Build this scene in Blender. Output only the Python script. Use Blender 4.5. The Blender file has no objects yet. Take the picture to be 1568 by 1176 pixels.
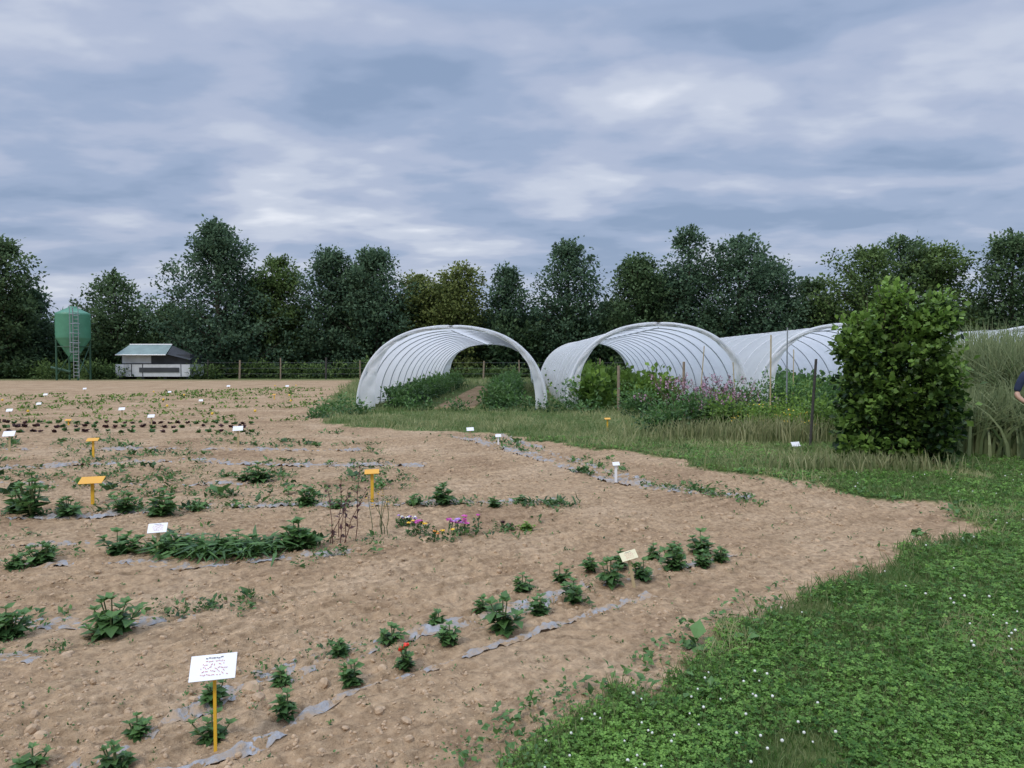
import bpy, math
import numpy as np
from mathutils import Vector, Matrix
rng=np.random.default_rng(11)
H=1.7; FP=1130.0; P=math.atan(36/FP); CP,SP=math.cos(P),math.sin(P)
# ---------------------------------------------------------------- survey helpers
def G(u,v):
    a=(u-784)/FP; b=(588-v)/FP
    dy=CP+b*SP; dz=-SP+b*CP
    t=H/-dz
    return np.array([a*t,dy*t])
def HZ(v,y):   # height of something seen at row v standing at distance y
    b=(588-v)/FP
    return H+y*(-SP+b*CP)/(CP+b*SP)
def XU(u,y): return (u-784)/FP*y
# ---------------------------------------------------------------- noise
_tab=np.random.default_rng(3).random((256,256))
def vn(x,y,s=0):
    x=np.asarray(x,float)+s*17.3; y=np.asarray(y,float)+s*31.7
    ix=np.floor(x).astype(int); iy=np.floor(y).astype(int)
    fx=x-ix; fy=y-iy
    fx=fx*fx*(3-2*fx); fy=fy*fy*(3-2*fy)
    a=_tab[ix&255,iy&255]; b=_tab[(ix+1)&255,iy&255]; c=_tab[ix&255,(iy+1)&255]; d=_tab[(ix+1)&255,(iy+1)&255]
    return (a*(1-fx)+b*fx)*(1-fy)+(c*(1-fx)+d*fx)*fy
def fbm(x,y,o=4,s=0):
    r=0;a=.5;n=0
    for i in range(o):
        r=r+a*vn(x*2**i,y*2**i,s+i*3); n+=a; a*=.5
    return r/n-.5
def sstep(x,a,b):
    t=np.clip((x-a)/(b-a),0,1); return t*t*(3-2*t)
# ---------------------------------------------------------------- field outline
fieldpx=[(548,583),(500,612),(478,634),(520,655),(640,660),(760,663),(870,681),(1000,701),(1130,726),(1250,746),(1380,768),(1450,774),(1500,808),(1420,838),(1340,880),(1240,907),(1170,945),(1130,962),(1065,1000),(1050,1040),(960,1062),(900,1095),(830,1125),(775,1185)]
field=[G(*p) for p in fieldpx]+[np.array(q) for q in [(-.1,1.6),(-60,1.2),(-90,66.)]]+[G(0,583)]
field=np.array(field)
path=np.array([(-2.75,25.5),(-1.45,25.5),(-.95,49),(-2.2,49)])
def sdf(px,py,poly):
    d=np.full(px.shape,1e18); ins=np.zeros(px.shape,bool)
    n=len(poly)
    for i in range(n):
        a=poly[i]; b=poly[(i+1)%n]; ex,ey=b-a; wx=px-a[0]; wy=py-a[1]
        t=np.clip((wx*ex+wy*ey)/(ex*ex+ey*ey),0,1)
        d=np.minimum(d,(wx-ex*t)**2+(wy-ey*t)**2)
        c=((a[1]>py)!=(b[1]>py))
        with np.errstate(divide='ignore',invalid='ignore'):
            xi=(b[0]-a[0])*(py-a[1])/(b[1]-a[1]+1e-12)+a[0]
        ins^=(c&(px<xi))
    d=np.sqrt(d); return np.where(ins,-d,d)
def gmask(x,y):
    x=np.asarray(x,float); y=np.asarray(y,float)
    s=sdf(x,y,field)
    k=np.clip(y/10,.35,1.5)
    s=s+fbm(x*1.3,y*1.3,5,4)*.95*k+fbm(x*9,y*9,3,8)*.25
    return sstep(s,-.04,.10)*sstep(sdf(x,y,path),0,.15)
RD=np.array([.77,.64])  # row direction
_fr=np.random.default_rng(77); FOOT=[(_fr.uniform(-3.2,3.5),_fr.uniform(2.8,9.5),_fr.uniform(-.6,.6)+.7) for _ in range(60)]
def gz(x,y,m=None):
    x=np.asarray(x,float); y=np.asarray(y,float)
    if m is None: m=gmask(x,y)
    fade=1-sstep(y,30,60)
    z=fbm(x*.35,y*.35,3,1)*.05
    q=-x*RD[1]+y*RD[0]; p=x*RD[0]+y*RD[1]
    q2=q+fbm(x*.8,y*.8,2,30)*.25
    rake=(np.sin(q2*2*math.pi/.11)*.010+fbm(p*2.2,q2*17,3,31)*.035)*sstep(vn(p*.5,q*.9,9),.1,.55)
    cl=fbm(x*7,y*7,4,12); cl2=np.maximum(fbm(x*22,y*22,3,15),-.08)
    soil=rake+cl*.036+cl2*.044
    gr=.02+fbm(x*3,y*3,3,20)*.05
    return (z+soil*(1-m)+gr*m)*fade
# ---------------------------------------------------------------- mesh accumulation
class Geo:
    def __init__(s): s.V=[];s.Q=[];s.T=[];s.M=[];s.n=0
    def add(s,V,Q,t=.5,m=0):
        V=np.asarray(V,float).reshape(-1,3); Q=np.asarray(Q,int).reshape(-1,4)
        s.V.append(V); s.Q.append(Q+s.n); s.n+=len(V)
        s.T.append(np.broadcast_to(np.asarray(t,float),(len(V),)))
        s.M.append(np.full(len(Q),m))
    def build(s,name,mats,smooth=False,origin=None,parent=None):
        V=np.concatenate(s.V);Q=np.concatenate(s.Q);T=np.concatenate(s.T);M=np.concatenate(s.M)
        o=np.zeros(3) if origin is None else np.array(origin,float)
        me=bpy.data.meshes.new(name)
        me.vertices.add(len(V)); me.vertices.foreach_set('co',(V-o).astype(np.float32).ravel())
        me.loops.add(len(Q)*4); me.loops.foreach_set('vertex_index',Q.astype(np.int32).ravel())
        me.polygons.add(len(Q)); me.polygons.foreach_set('loop_start',(np.arange(len(Q))*4).astype(np.int32))
        for m in mats: me.materials.append(m)
        me.polygons.foreach_set('material_index',M.astype(np.int32))
        me.polygons.foreach_set('use_smooth',np.full(len(Q),smooth))
        at=me.attributes.new('tint','FLOAT','POINT'); at.data.foreach_set('value',T.astype(np.float32))
        me.update(calc_edges=True)
        ob=bpy.data.objects.new(name,me); ob.location=o
        bpy.context.scene.collection.objects.link(ob)
        if parent: ob.parent=parent; ob.location=o-np.array(parent.location)
        return ob
def empty(name,loc=(0,0,0)):
    e=bpy.data.objects.new(name,None); e.location=loc; e.empty_display_size=.2
    bpy.context.scene.collection.objects.link(e); return e
def nrm(a): return a/(np.linalg.norm(a,axis=-1,keepdims=True)+1e-9)
LEAF=(np.array([(0,0,0),(0,.5,-.02),(0,1,-.16),(-.27,.42,.07),(.27,.42,.07)]),np.array([(0,1,2,3),(0,4,2,1)]))
WIDE=(np.array([(0,0,0),(0,.5,-.02),(0,1,-.2),(-.33,.45,.06),(.33,.45,.06)]),np.array([(0,1,2,3),(0,4,2,1)]))
ROUND=(np.array([(0,0,0),(0,.5,-.02),(0,1,-.1),(-.42,.55,.05),(.42,.55,.05)]),np.array([(0,1,2,3),(0,4,2,1)]))
BLADE=(np.array([(-.03,0,0),(.03,0,0),(.025,.55,.03),(-.025,.55,.03),(.004,1,-.12),(-.004,1,-.12)]),np.array([(0,1,2,3),(3,2,4,5)]))
def clover():
    V=[];Q=[]
    for k in range(3):
        a=k*2.094; c,s=math.cos(a),math.sin(a)
        for p in [(0,0,0),(.42,.5,.08),(0,.95,.02),(-.42,.5,.08)]:
            V.append((p[0]*c-p[1]*s,p[0]*s+p[1]*c,p[2]))
        Q.append((4*k,4*k+1,4*k+2,4*k+3))
    return np.array(V),np.array(Q)
CLOVER=clover()
def blob():
    import itertools
    V=[];idx={}
    for p in itertools.product((-1,0,1),repeat=3):
        if p==(0,0,0): continue
        idx[p]=len(V); q=np.array(p,float); V.append(q/np.linalg.norm(q))
    Q=[]
    for ax in range(3):
        for sg in (-1,1):
            o=[a for a in range(3) if a!=ax]
            for i in (-1,0):
                for j in (-1,0):
                    f=[]
                    for (a,b) in ((i,j),(i+1,j),(i+1,j+1),(i,j+1)):
                        p=[0,0,0]; p[ax]=sg; p[o[0]]=a; p[o[1]]=b; f.append(idx[tuple(p)])
                    if (sg<0)^(ax==1): f=f[::-1]
                    Q.append(f)
    return np.array(V),np.array(Q)
BLOB=blob()
def inst(g,proto,pos,d,size,t=.5,m=0,upj=.5,up=None,r=rng):
    pv,pq=proto; pos=np.asarray(pos,float).reshape(-1,3); N=len(pos)
    if N==0: return
    d=nrm(np.broadcast_to(np.asarray(d,float),(N,3)))
    if up is None: up=np.array([0,0,1.])+r.normal(size=(N,3))*upj
    x=nrm(np.cross(d,up)+1e-5); z=np.cross(x,d)
    M=np.stack([x,d,z],-1)
    size=np.asarray(size,float)
    if size.ndim<2: S=np.broadcast_to(size,(N,))[:,None,None]*pv[None]
    else: S=size[:,None,:]*pv[None]
    V=np.einsum('nij,nkj->nki',M,S)+pos[:,None]
    k=len(pv)
    Q=pq[None]+(np.arange(N)*k)[:,None,None]
    T=np.repeat(np.broadcast_to(np.asarray(t,float),(N,)),k)
    g.add(V.reshape(-1,3),Q.reshape(-1,4),T,m)
def tube(g,pts,rad,n=6,t=.5,m=0,cap=True):
    pts=np.asarray(pts,float); K=len(pts); rad=np.broadcast_to(np.asarray(rad,float),(K,))
    tan=nrm(np.gradient(pts,axis=0)); ref=np.array([0,0,1.]) if abs(tan[0][2])<.9 else np.array([1.,0,0])
    a=nrm(np.cross(tan,ref)); b=np.cross(tan,a)
    an=np.arange(n)*2*math.pi/n
    V=pts[:,None]+rad[:,None,None]*(np.cos(an)[None,:,None]*a[:,None]+np.sin(an)[None,:,None]*b[:,None])
    Q=[]
    for k in range(K-1):
        for i in range(n):
            j=(i+1)%n; Q.append((k*n+i,k*n+j,(k+1)*n+j,(k+1)*n+i))
    g.add(V,Q,t,m)
def box(g,c,s,rot=None,t=.5,m=0):
    V=np.array([(x,y,z) for x in(-.5,.5) for y in(-.5,.5) for z in(-.5,.5)])*np.array(s)
    if rot is not None: V=V@np.array(rot).T
    g.add(V+np.array(c),[(0,1,3,2),(4,6,7,5),(0,4,5,1),(2,3,7,6),(0,2,6,4),(1,5,7,3)],t,m)
def lathe(g,c,prof,n=24,t=.5,m=0):
    an=np.arange(n)*2*math.pi/n; V=[]
    for r_,z in prof:
        for a in an: V.append((c[0]+r_*math.cos(a),c[1]+r_*math.sin(a),c[2]+z))
    Q=[(k*n+i,k*n+(i+1)%n,(k+1)*n+(i+1)%n,(k+1)*n+i) for k in range(len(prof)-1) for i in range(n)]
    g.add(V,Q,t,m)
def rotz(a): c,s=math.cos(a),math.sin(a); return np.array([[c,-s,0],[s,c,0],[0,0,1]])
def rotx(a): c,s=math.cos(a),math.sin(a); return np.array([[1,0,0],[0,c,-s],[0,s,c]])
def roty(a): c,s=math.cos(a),math.sin(a); return np.array([[c,0,s],[0,1,0],[-s,0,c]])
# ---------------------------------------------------------------- materials
def newmat(name):
    m=bpy.data.materials.new(name); m.use_nodes=True
    nt=m.node_tree; return m,nt,nt.nodes['Principled BSDF'],nt.nodes['Material Output']
def ramp(nt,stops):
    r=nt.nodes.new('ShaderNodeValToRGB'); e=r.color_ramp.elements
    while len(e)<len(stops): e.new(.5)
    for x,(p,c) in zip(e,stops): x.position=p; x.color=(*c,1)
    return r
def noise(nt,scale,detail=4,rough=.55,coord=None,dist=0):
    n=nt.nodes.new('ShaderNodeTexNoise'); n.inputs['Scale'].default_value=scale; n.inputs['Detail'].default_value=detail
    n.inputs['Roughness'].default_value=rough; n.inputs['Distortion'].default_value=dist
    if coord is not None: nt.links.new(coord,n.inputs['Vector'])
    return n
def leafmat(name,dark,light,trans=.3,rough=.55,spec=.25):
    m,nt,b,o=newmat(name)
    a=nt.nodes.new('ShaderNodeAttribute'); a.attribute_name='tint'
    r=ramp(nt,[(0,dark),(1,light)])
    nt.links.new(a.outputs['Fac'],r.inputs['Fac']); nt.links.new(r.outputs['Color'],b.inputs['Base Color'])
    b.inputs['Roughness'].default_value=rough; b.inputs['Specular IOR Level'].default_value=spec
    tr=nt.nodes.new('ShaderNodeBsdfTranslucent'); mx=nt.nodes.new('ShaderNodeMixShader'); mx.inputs[0].default_value=trans
    nt.links.new(r.outputs['Color'],tr.inputs['Color']); nt.links.new(b.outputs[0],mx.inputs[1]); nt.links.new(tr.outputs[0],mx.inputs[2])
    nt.links.new(mx.outputs[0],o.inputs['Surface']); return m
def plain(name,col,rough=.6,metal=0,var=.15,scale=8,bump=0):
    m,nt,b,o=newmat(name)
    tc=nt.nodes.new('ShaderNodeTexCoord')
    n=noise(nt,scale,5,.6,tc.outputs['Object'])
    c=np.array(col); r=ramp(nt,[(.25,tuple(c*(1-var))),(.75,tuple(np.minimum(c*(1+var),1)))])
    nt.links.new(n.outputs['Fac'],r.inputs['Fac']); nt.links.new(r.outputs['Color'],b.inputs['Base Color'])
    b.inputs['Roughness'].default_value=rough; b.inputs['Metallic'].default_value=metal
    if bump:
        bp=nt.nodes.new('ShaderNodeBump'); bp.inputs['Strength'].default_value=bump; nt.links.new(n.outputs['Fac'],bp.inputs['Height']); nt.links.new(bp.outputs[0],b.inputs['Normal'])
    return m
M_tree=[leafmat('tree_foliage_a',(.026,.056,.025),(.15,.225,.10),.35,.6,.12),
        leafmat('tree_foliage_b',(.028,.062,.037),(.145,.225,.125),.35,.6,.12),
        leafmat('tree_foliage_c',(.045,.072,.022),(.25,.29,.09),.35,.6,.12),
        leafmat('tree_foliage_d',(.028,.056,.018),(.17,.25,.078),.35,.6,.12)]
M_bark=plain('bark',(.07,.055,.04),.9,0,.4,6,.4)
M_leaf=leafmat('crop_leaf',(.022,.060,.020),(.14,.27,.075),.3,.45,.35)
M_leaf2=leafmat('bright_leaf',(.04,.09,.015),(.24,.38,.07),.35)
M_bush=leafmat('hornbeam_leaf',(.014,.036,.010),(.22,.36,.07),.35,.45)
M_grass=leafmat('grass_blade',(.05,.13,.02),(.50,.47,.24),.35)
M_lawn=leafmat('lawn_leaf',(.035,.11,.015),(.24,.43,.085),.35,.5)
M_straw=leafmat('dry_grass',(.13,.17,.06),(.45,.42,.22),.3)
M_pampas=leafmat('reed_leaf',(.07,.12,.035),(.33,.37,.19),.3)
M_purple=leafmat('purple_leaf',(.035,.02,.02),(.14,.07,.07),.2)
M_stem=plain('stem',(.10,.13,.05),.7)
M_rstem=plain('reddish_stem',(.12,.05,.035),.7)
def petal(n,c): return plain(n,c,.5,0,.2,30)
M_pink=petal('pink_petal',(.55,.08,.35)); M_red=petal('red_petal',(.75,.05,.02)); M_white=petal('white_petal',(.70,.70,.62))
M_yel=petal('yellow_petal',(.80,.50,.03)); M_oran=petal('orange_petal',(.75,.25,.03)); M_mauve=petal('mauve_petal',(.38,.22,.28)); M_lil=petal('lilac_petal',(.45,.25,.6))
M_stake=plain('yellow_stake',(.72,.42,.03),.5,0,.08); M_label=plain('white_label',(.80,.80,.80),.4,0,.04); M_cream=plain('cream_label',(.72,.66,.42),.4,0,.05)
M_ink=plain('red_ink',(.55,.16,.18),.5); M_ink2=plain('dark_ink',(.06,.06,.08),.5); M_orlab=plain('orange_label',(.72,.36,.03),.45,0,.06)
M_wood=plain('weathered_wood',(.26,.20,.14),.85,0,.3,12,.3); M_dwood=plain('dark_post',(.05,.045,.04),.8,0,.3,12,.3)
M_steel=plain('galvanised_steel',(.35,.37,.38),.45,.6,.15); M_wire=plain('wire',(.2,.2,.2),.5,.7)
M_hoop=plain('hoop_pipe',(.42,.44,.46),.5,0,.1)
M_cane=plain('bamboo_cane',(.45,.36,.2),.6)
def filmmat():
    m,nt,b,o=newmat('polytunnel_film')
    tc=nt.nodes.new('ShaderNodeTexCoord')
    n=noise(nt,1.2,6,.6,tc.outputs['Object'],.5); n2=noise(nt,7,5,.6,tc.outputs['Object'],1.0)
    r=ramp(nt,[(.25,(.84,.85,.86)),(.7,(.94,.945,.945))]); nt.links.new(n.outputs['Fac'],r.inputs['Fac'])
    nt.links.new(r.outputs['Color'],b.inputs['Base Color']); b.inputs['Roughness'].default_value=.4
    bp=nt.nodes.new('ShaderNodeBump'); bp.inputs['Strength'].default_value=.25; bp.inputs['Distance'].default_value=.05
    nt.links.new(n2.outputs['Fac'],bp.inputs['Height']); nt.links.new(bp.outputs[0],b.inputs['Normal'])
    tr=nt.nodes.new('ShaderNodeBsdfTranslucent'); nt.links.new(r.outputs['Color'],tr.inputs['Color'])
    mx=nt.nodes.new('ShaderNodeMixShader'); mx.inputs[0].default_value=.55
    nt.links.new(b.outputs[0],mx.inputs[1]); nt.links.new(tr.outputs[0],mx.inputs[2]); nt.links.new(mx.outputs[0],o.inputs['Surface']); return m
M_film=filmmat()
def mulchmat():
    m,nt,b,o=newmat('mulch_film'); L=nt.links.new
    tc=nt.nodes.new('ShaderNodeTexCoord'); C=tc.outputs['Object']
    n=noise(nt,9,6,.65,C,.4); n2=noise(nt,30,4,.6,C)
    r=ramp(nt,[(.40,(.40,.285,.18)),(.50,(.33,.28,.23)),(.57,(.31,.305,.30)),(.75,(.44,.44,.45))]); L(n.outputs['Fac'],r.inputs['Fac'])
    L(r.outputs[0],b.inputs['Base Color']); b.inputs['Roughness'].default_value=.6; b.inputs['Specular IOR Level'].default_value=.25
    bp=nt.nodes.new('ShaderNodeBump'); bp.inputs['Strength'].default_value=.8; bp.inputs['Distance'].default_value=.02; L(n2.outputs['Fac'],bp.inputs['Height']); L(bp.outputs[0],b.inputs['Normal']); return m
M_mulch=mulchmat()
def groundmat():
    m,nt,b,o=newmat('soil_and_grass_ground'); L=nt.links.new
    tc=nt.nodes.new('ShaderNodeTexCoord'); C=tc.outputs['Object']
    a=nt.nodes.new('ShaderNodeAttribute'); a.attribute_name='tint'
    n1=noise(nt,.7,6,.6,C,.4); n2=noise(nt,14,6,.7,C); n3=noise(nt,55,4,.7,C)
    mp=nt.nodes.new('ShaderNodeMapping'); mp.inputs['Rotation'].default_value=(0,0,-math.atan2(RD[1],RD[0])); L(C,mp.inputs[0])
    mp2=nt.nodes.new('ShaderNodeMapping'); mp2.inputs['Scale'].default_value=(1.2,9,1); L(mp.outputs[0],mp2.inputs[0])
    n4=noise(nt,1.0,5,.6,mp2.outputs[0],.6)
    r1=ramp(nt,[(.3,(.35,.235,.14)),(.5,(.45,.315,.19)),(.72,(.54,.395,.255))]); L(n1.outputs['Fac'],r1.inputs['Fac'])
    r2=ramp(nt,[(.3,(.46,.44,.42)),(.55,(1.,1.,1.)),(.8,(1.28,1.27,1.25))]); L(n2.outputs['Fac'],r2.inputs['Fac'])
    r4=ramp(nt,[(.3,(.76,.75,.73)),(.6,(1.1,1.1,1.1))]); L(n4.outputs['Fac'],r4.inputs['Fac'])
    mu=nt.nodes.new('ShaderNodeMixRGB'); mu.blend_type='MULTIPLY'; mu.inputs[0].default_value=.9; L(r1.outputs[0],mu.inputs[1]); L(r2.outputs[0],mu.inputs[2])
    mu4=nt.nodes.new('ShaderNodeMixRGB'); mu4.blend_type='MULTIPLY'; mu4.inputs[0].default_value=.9; L(mu.outputs[0],mu4.inputs[1]); L(r4.outputs[0],mu4.inputs[2])
    vo=nt.nodes.new('ShaderNodeTexVoronoi'); vo.inputs['Scale'].default_value=28; L(C,vo.inputs['Vector'])
    rv=ramp(nt,[(.10,(1.25,1.25,1.25)),(.2,(1,1,1)),(.75,(.82,.80,.78))]); L(vo.outputs['Distance'],rv.inputs['Fac'])
    mu2=nt.nodes.new('ShaderNodeMixRGB'); mu2.blend_type='MULTIPLY'; mu2.inputs[0].default_value=.6; L(mu4.outputs[0],mu2.inputs[1]); L(rv.outputs[0],mu2.inputs[2])
    g1=noise(nt,1.6,6,.65,C,.3)
    rg=ramp(nt,[(.3,(.05,.10,.02)),(.5,(.09,.14,.04)),(.62,(.17,.19,.07)),(.75,(.28,.22,.13))]); L(g1.outputs['Fac'],rg.inputs['Fac'])
    mg=nt.nodes.new('ShaderNodeMixRGB'); mg.blend_type='MULTIPLY'; mg.inputs[0].default_value=.8; L(rg.outputs[0],mg.inputs[1]); L(r2.outputs[0],mg.inputs[2])
    mx=nt.nodes.new('ShaderNodeMixRGB'); L(a.outputs['Fac'],mx.inputs[0]); L(mu2.outputs[0],mx.inputs[1]); L(mg.outputs[0],mx.inputs[2])
    L(mx.outputs[0],b.inputs['Base Color']); b.inputs['Roughness'].default_value=.95; b.inputs['Specular IOR Level'].default_value=.1
    b0=nt.nodes.new('ShaderNodeBump'); b0.inputs['Strength'].default_value=.6; b0.inputs['Distance'].default_value=.05; L(n4.outputs['Fac'],b0.inputs['Height'])
    b1=nt.nodes.new('ShaderNodeBump'); b1.inputs['Strength'].default_value=.9; b1.inputs['Distance'].default_value=.03; L(n2.outputs['Fac'],b1.inputs['Height']); L(b0.outputs[0],b1.inputs['Normal'])
    b2=nt.nodes.new('ShaderNodeBump'); b2.inputs['Strength'].default_value=.7; b2.inputs['Distance'].default_value=.01; L(n3.outputs['Fac'],b2.inputs['Height']); L(b1.outputs[0],b2.inputs['Normal'])
    L(b2.outputs[0],b.inputs['Normal']); return m
M_ground=groundmat()
M_clod=plain('soil_clod',(.43,.305,.19),.95,0,.3,20,.4)
# ---------------------------------------------------------------- ground sheet
def axis(start,mn,k,lim,far=3000):
    x=[start]
    while x[-1]<far:
        s=max(mn,k*abs(x[-1])) if x[-1]<lim else x[-1]*.12
        x.append(x[-1]+s)
    return np.array(x)
xp=axis(0,.014,.0072,40); X=np.concatenate([-xp[:0:-1],xp])
Y=np.concatenate([np.array([-3000,-800,-200,-60,-20,-8,-4,-2,-1,0,.5,1,1.3,1.6,1.8,1.9]),axis(2.0,.014,.0055,60)])
XX,YY=np.meshgrid(X,Y); mk_=gmask(XX.ravel(),YY.ravel()); ZZ=gz(XX.ravel(),YY.ravel(),mk_)
# footprints pressed in the loose soil
fx_,fy_=XX.ravel(),YY.ravel()
near=np.where((fy_>2.5)&(fy_<10)&(abs(fx_)<4)&(mk_<.2))[0]
for (cx,cy,an) in FOOT:
    dx_=fx_[near]-cx; dy_=fy_[near]-cy; u_=(dx_*math.cos(an)+dy_*math.sin(an))/.15; v_=(-dx_*math.sin(an)+dy_*math.cos(an))/.055
    r_=np.sqrt(u_*u_+v_*v_); ZZ[near]+=-.012*(1-sstep(r_,.7,1.05))+.006*np.exp(-((r_-1.2)/.2)**2)
nx,ny=len(X),len(Y); ii=(np.arange(ny-1)[:,None]*nx+np.arange(nx-1)[None]).ravel()
g=Geo(); g.add(np.stack([XX.ravel(),YY.ravel(),ZZ],-1),np.stack([ii,ii+1,ii+nx+1,ii+nx],-1),mk_)
g.build('ground',[M_ground],True)
def P3(x,y,dz=0):
    x=np.atleast_1d(x);y=np.atleast_1d(y); return np.stack([x,y,gz(x,y)+dz],-1)
def lod(N,y0,y1,tx=(-.95,.95)):
    y=y0*(y1/y0)**rng.random(N); x=rng.uniform(tx[0],tx[1],N)*y; return x,y
# clods
g=Geo(); x,y=lod(20000,2.2,16); k=(gmask(x,y)<.3)&(vn(x*2,y*2,33)>.3); x,y=x[k],y[k]
n=len(x); s=np.exp(rng.normal(-4.95,.52,n))*(y/4)**.35
d=rng.normal(size=(n,3)); inst(g,BLOB,P3(x,y,.001),d,np.stack([s,s*rng.uniform(.6,1.3,n),s*rng.uniform(.5,.9,n)],-1),rng.random(n))
g.build('soil_clods',[M_clod])
# ---------------------------------------------------------------- lawn, clover, grass
g=Geo()
x,y=lod(190000,2.0,16,(-.5,1.05)); m=gmask(x,y); cov=vn(x*1.6,y*1.6,50)*.6+vn(x*5,y*5,52)*.4
k=(rng.random(len(x))<m)&(cov>.30)&(rng.random(len(x))<sstep(cov,.25,.5)+.15); x,y,cov=x[k],y[k],cov[k]; n=len(x)
d=np.stack([rng.normal(size=n),rng.normal(size=n),rng.normal(size=n)*.25],-1)
inst(g,CLOVER,P3(x,y)+np.stack([0*x,0*x,rng.uniform(.005,.055,n)],-1),d,.0155*(y/3)**.5*rng.uniform(.6,1.3,n),np.clip(rng.normal(.45,.24,n)+(cov-.5)*.9,0,1),0,.35)
g.build('clover_lawn',[M_lawn])
g=Geo(); x,y=lod(340000,2.0,60,(-1,1.05)); m=gmask(x,y)
k=(rng.random(len(x))<m); x,y=x[k],y[k]
inT=lambda x,y,c,w:(abs(x-c)<w)&(y>25.3)&(y<50)
k=~((inT(x,y,-2,2.9)|inT(x,y,5.1,2.9))&(rng.random(len(x))<.8)); x,y=x[k],y[k]; n=len(x)
tall=sstep(y,10.0,13)*(1-sstep(x-.55*y,-.2,1.2)); far=sstep(y,30,45)
pat=vn(x*.9,y*.9,60)
hgt=(.035+.035*rng.random(n))*(y/3)**.3*(1-tall)+tall*(.07+.24*pat*rng.random(n))
edge=sstep(-abs(sdf(x,y,field)),-.35,0)*(1-tall); hgt*=1+1.2*edge*rng.random(n)
hgt=np.where(far>.5,.25+.3*rng.random(n),hgt)
d=np.stack([rng.normal(size=n)*.45,rng.normal(size=n)*.45,np.ones(n)],-1)
w=np.clip(.9*(y/4)**.75,.8,6)*.095
dry=np.clip(rng.normal(.2,.12,n)+tall*(vn(x*1.2,y*1.2,62)*.65-.08),0,1)
dead=(vn(x*1.1,y*1.1,66)>.70)&(y<12); dry=np.where(dead,rng.uniform(.4,1,n),dry)
sz=np.stack([w,hgt,hgt],-1)
inst(g,BLADE,P3(x,y),d,sz,dry,0,1.0,up=rng.normal(size=(n,3))*np.array([1,1,.2]))
g.build('grass',[M_grass])
g=Geo(); x,y=lod(800,2.2,11,(-.1,1.0)); k=(gmask(x,y)>.9)&(vn(x*1.5,y*1.5,71)>.52); x,y=x[k],y[k]; n=len(x)
inst(g,BLOB,P3(x,y,.06),rng.normal(size=(n,3)),.0066*(y/3)**.25*rng.uniform(.7,1.2,n),.5); g.build('clover_flowers',[M_white])
# ---------------------------------------------------------------- mulch film ribbons
def ribbon(name,pts,w,bury=0.0,seed=0):
    P_=np.array([G(*p) for p in pts]); seg=np.r_[0,np.cumsum(np.linalg.norm(np.diff(P_,axis=0),axis=1))]
    K=max(int(seg[-1]/.02),20); s=np.linspace(0,seg[-1],K); cx=np.interp(s,seg,P_[:,0]); cy=np.interp(s,seg,P_[:,1])
    tx=np.gradient(cx);ty=np.gradient(cy);L_=np.hypot(tx,ty); nxx=-ty/L_; nyy=tx/L_
    nW=9; c=np.linspace(-.5,.5,nW)
    ww=w*(.35+1.1*vn(s*2.3,s*0+seed,80)+.4*vn(s*11,s*0+seed,84)); off=(vn(s*.9,s*0+seed,81)-.5)*.10+(vn(s*7,s*0+seed,86)-.5)*.04
    x=cx[:,None]+nxx[:,None]*(c[None]*ww[:,None]+off[:,None]); y=cy[:,None]+nyy[:,None]*(c[None]*ww[:,None]+off[:,None])
    far=np.clip(cy.mean()/6,.7,2)
    z=gz(x.ravel(),y.ravel()).reshape(x.shape)+(fbm(x*4,y*4,3,82+seed)*.036+fbm(x*24,y*24,3,85)*.045)*far-.0005-bury
    g=Geo(); i=(np.arange(K-1)[:,None]*nW+np.arange(nW-1)[None]).ravel()
    g.add(np.stack([x,y,z],-1).reshape(-1,3),np.stack([i,i+1,i+nW+1,i+nW],-1)); return g.build(name,[M_mulch],True)
rb=[([(200,1200),(360,1160),(520,1066),(640,1030),(760,995),(860,962),(1000,912)],.065,-.003),
    ([(120,1190),(300,1090),(390,1050),(500,1012),(600,985),(720,958),(830,925),(900,900)],.15,-.001),
    ([(880,905),(1000,880),(1130,854)],.11,.002),
    ([(-80,1010),(60,1012)],.14,0),([(-50,958),(60,955),(180,960),(300,945)],.15,.000),
    ([(-60,862),(60,868),(180,862),(300,868),(420,858),(540,845)],.14,.000),([(-60,838),(150,832),(340,822)],.12,.004),
    ([(-60,795),(150,792),(320,775),(480,772),(680,772),(860,768)],.20,.000),
    ([(0,718),(160,712),(300,706),(420,712),(650,715)],.40,.000),([(0,742),(200,742),(420,738)],.25,.004),
    ([(700,668),(780,688),(860,712),(960,740),(1100,757),(1150,763)],.28,.002),([(0,688),(250,688),(560,690)],.3,.004),([(480,712),(650,712)],.3,.0),([(760,664),(900,712),(1000,742)],.2,.004)]
for i,(p,w,b) in enumerate(rb): ribbon('mulch_film_strip',p,w,b,i)
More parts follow.
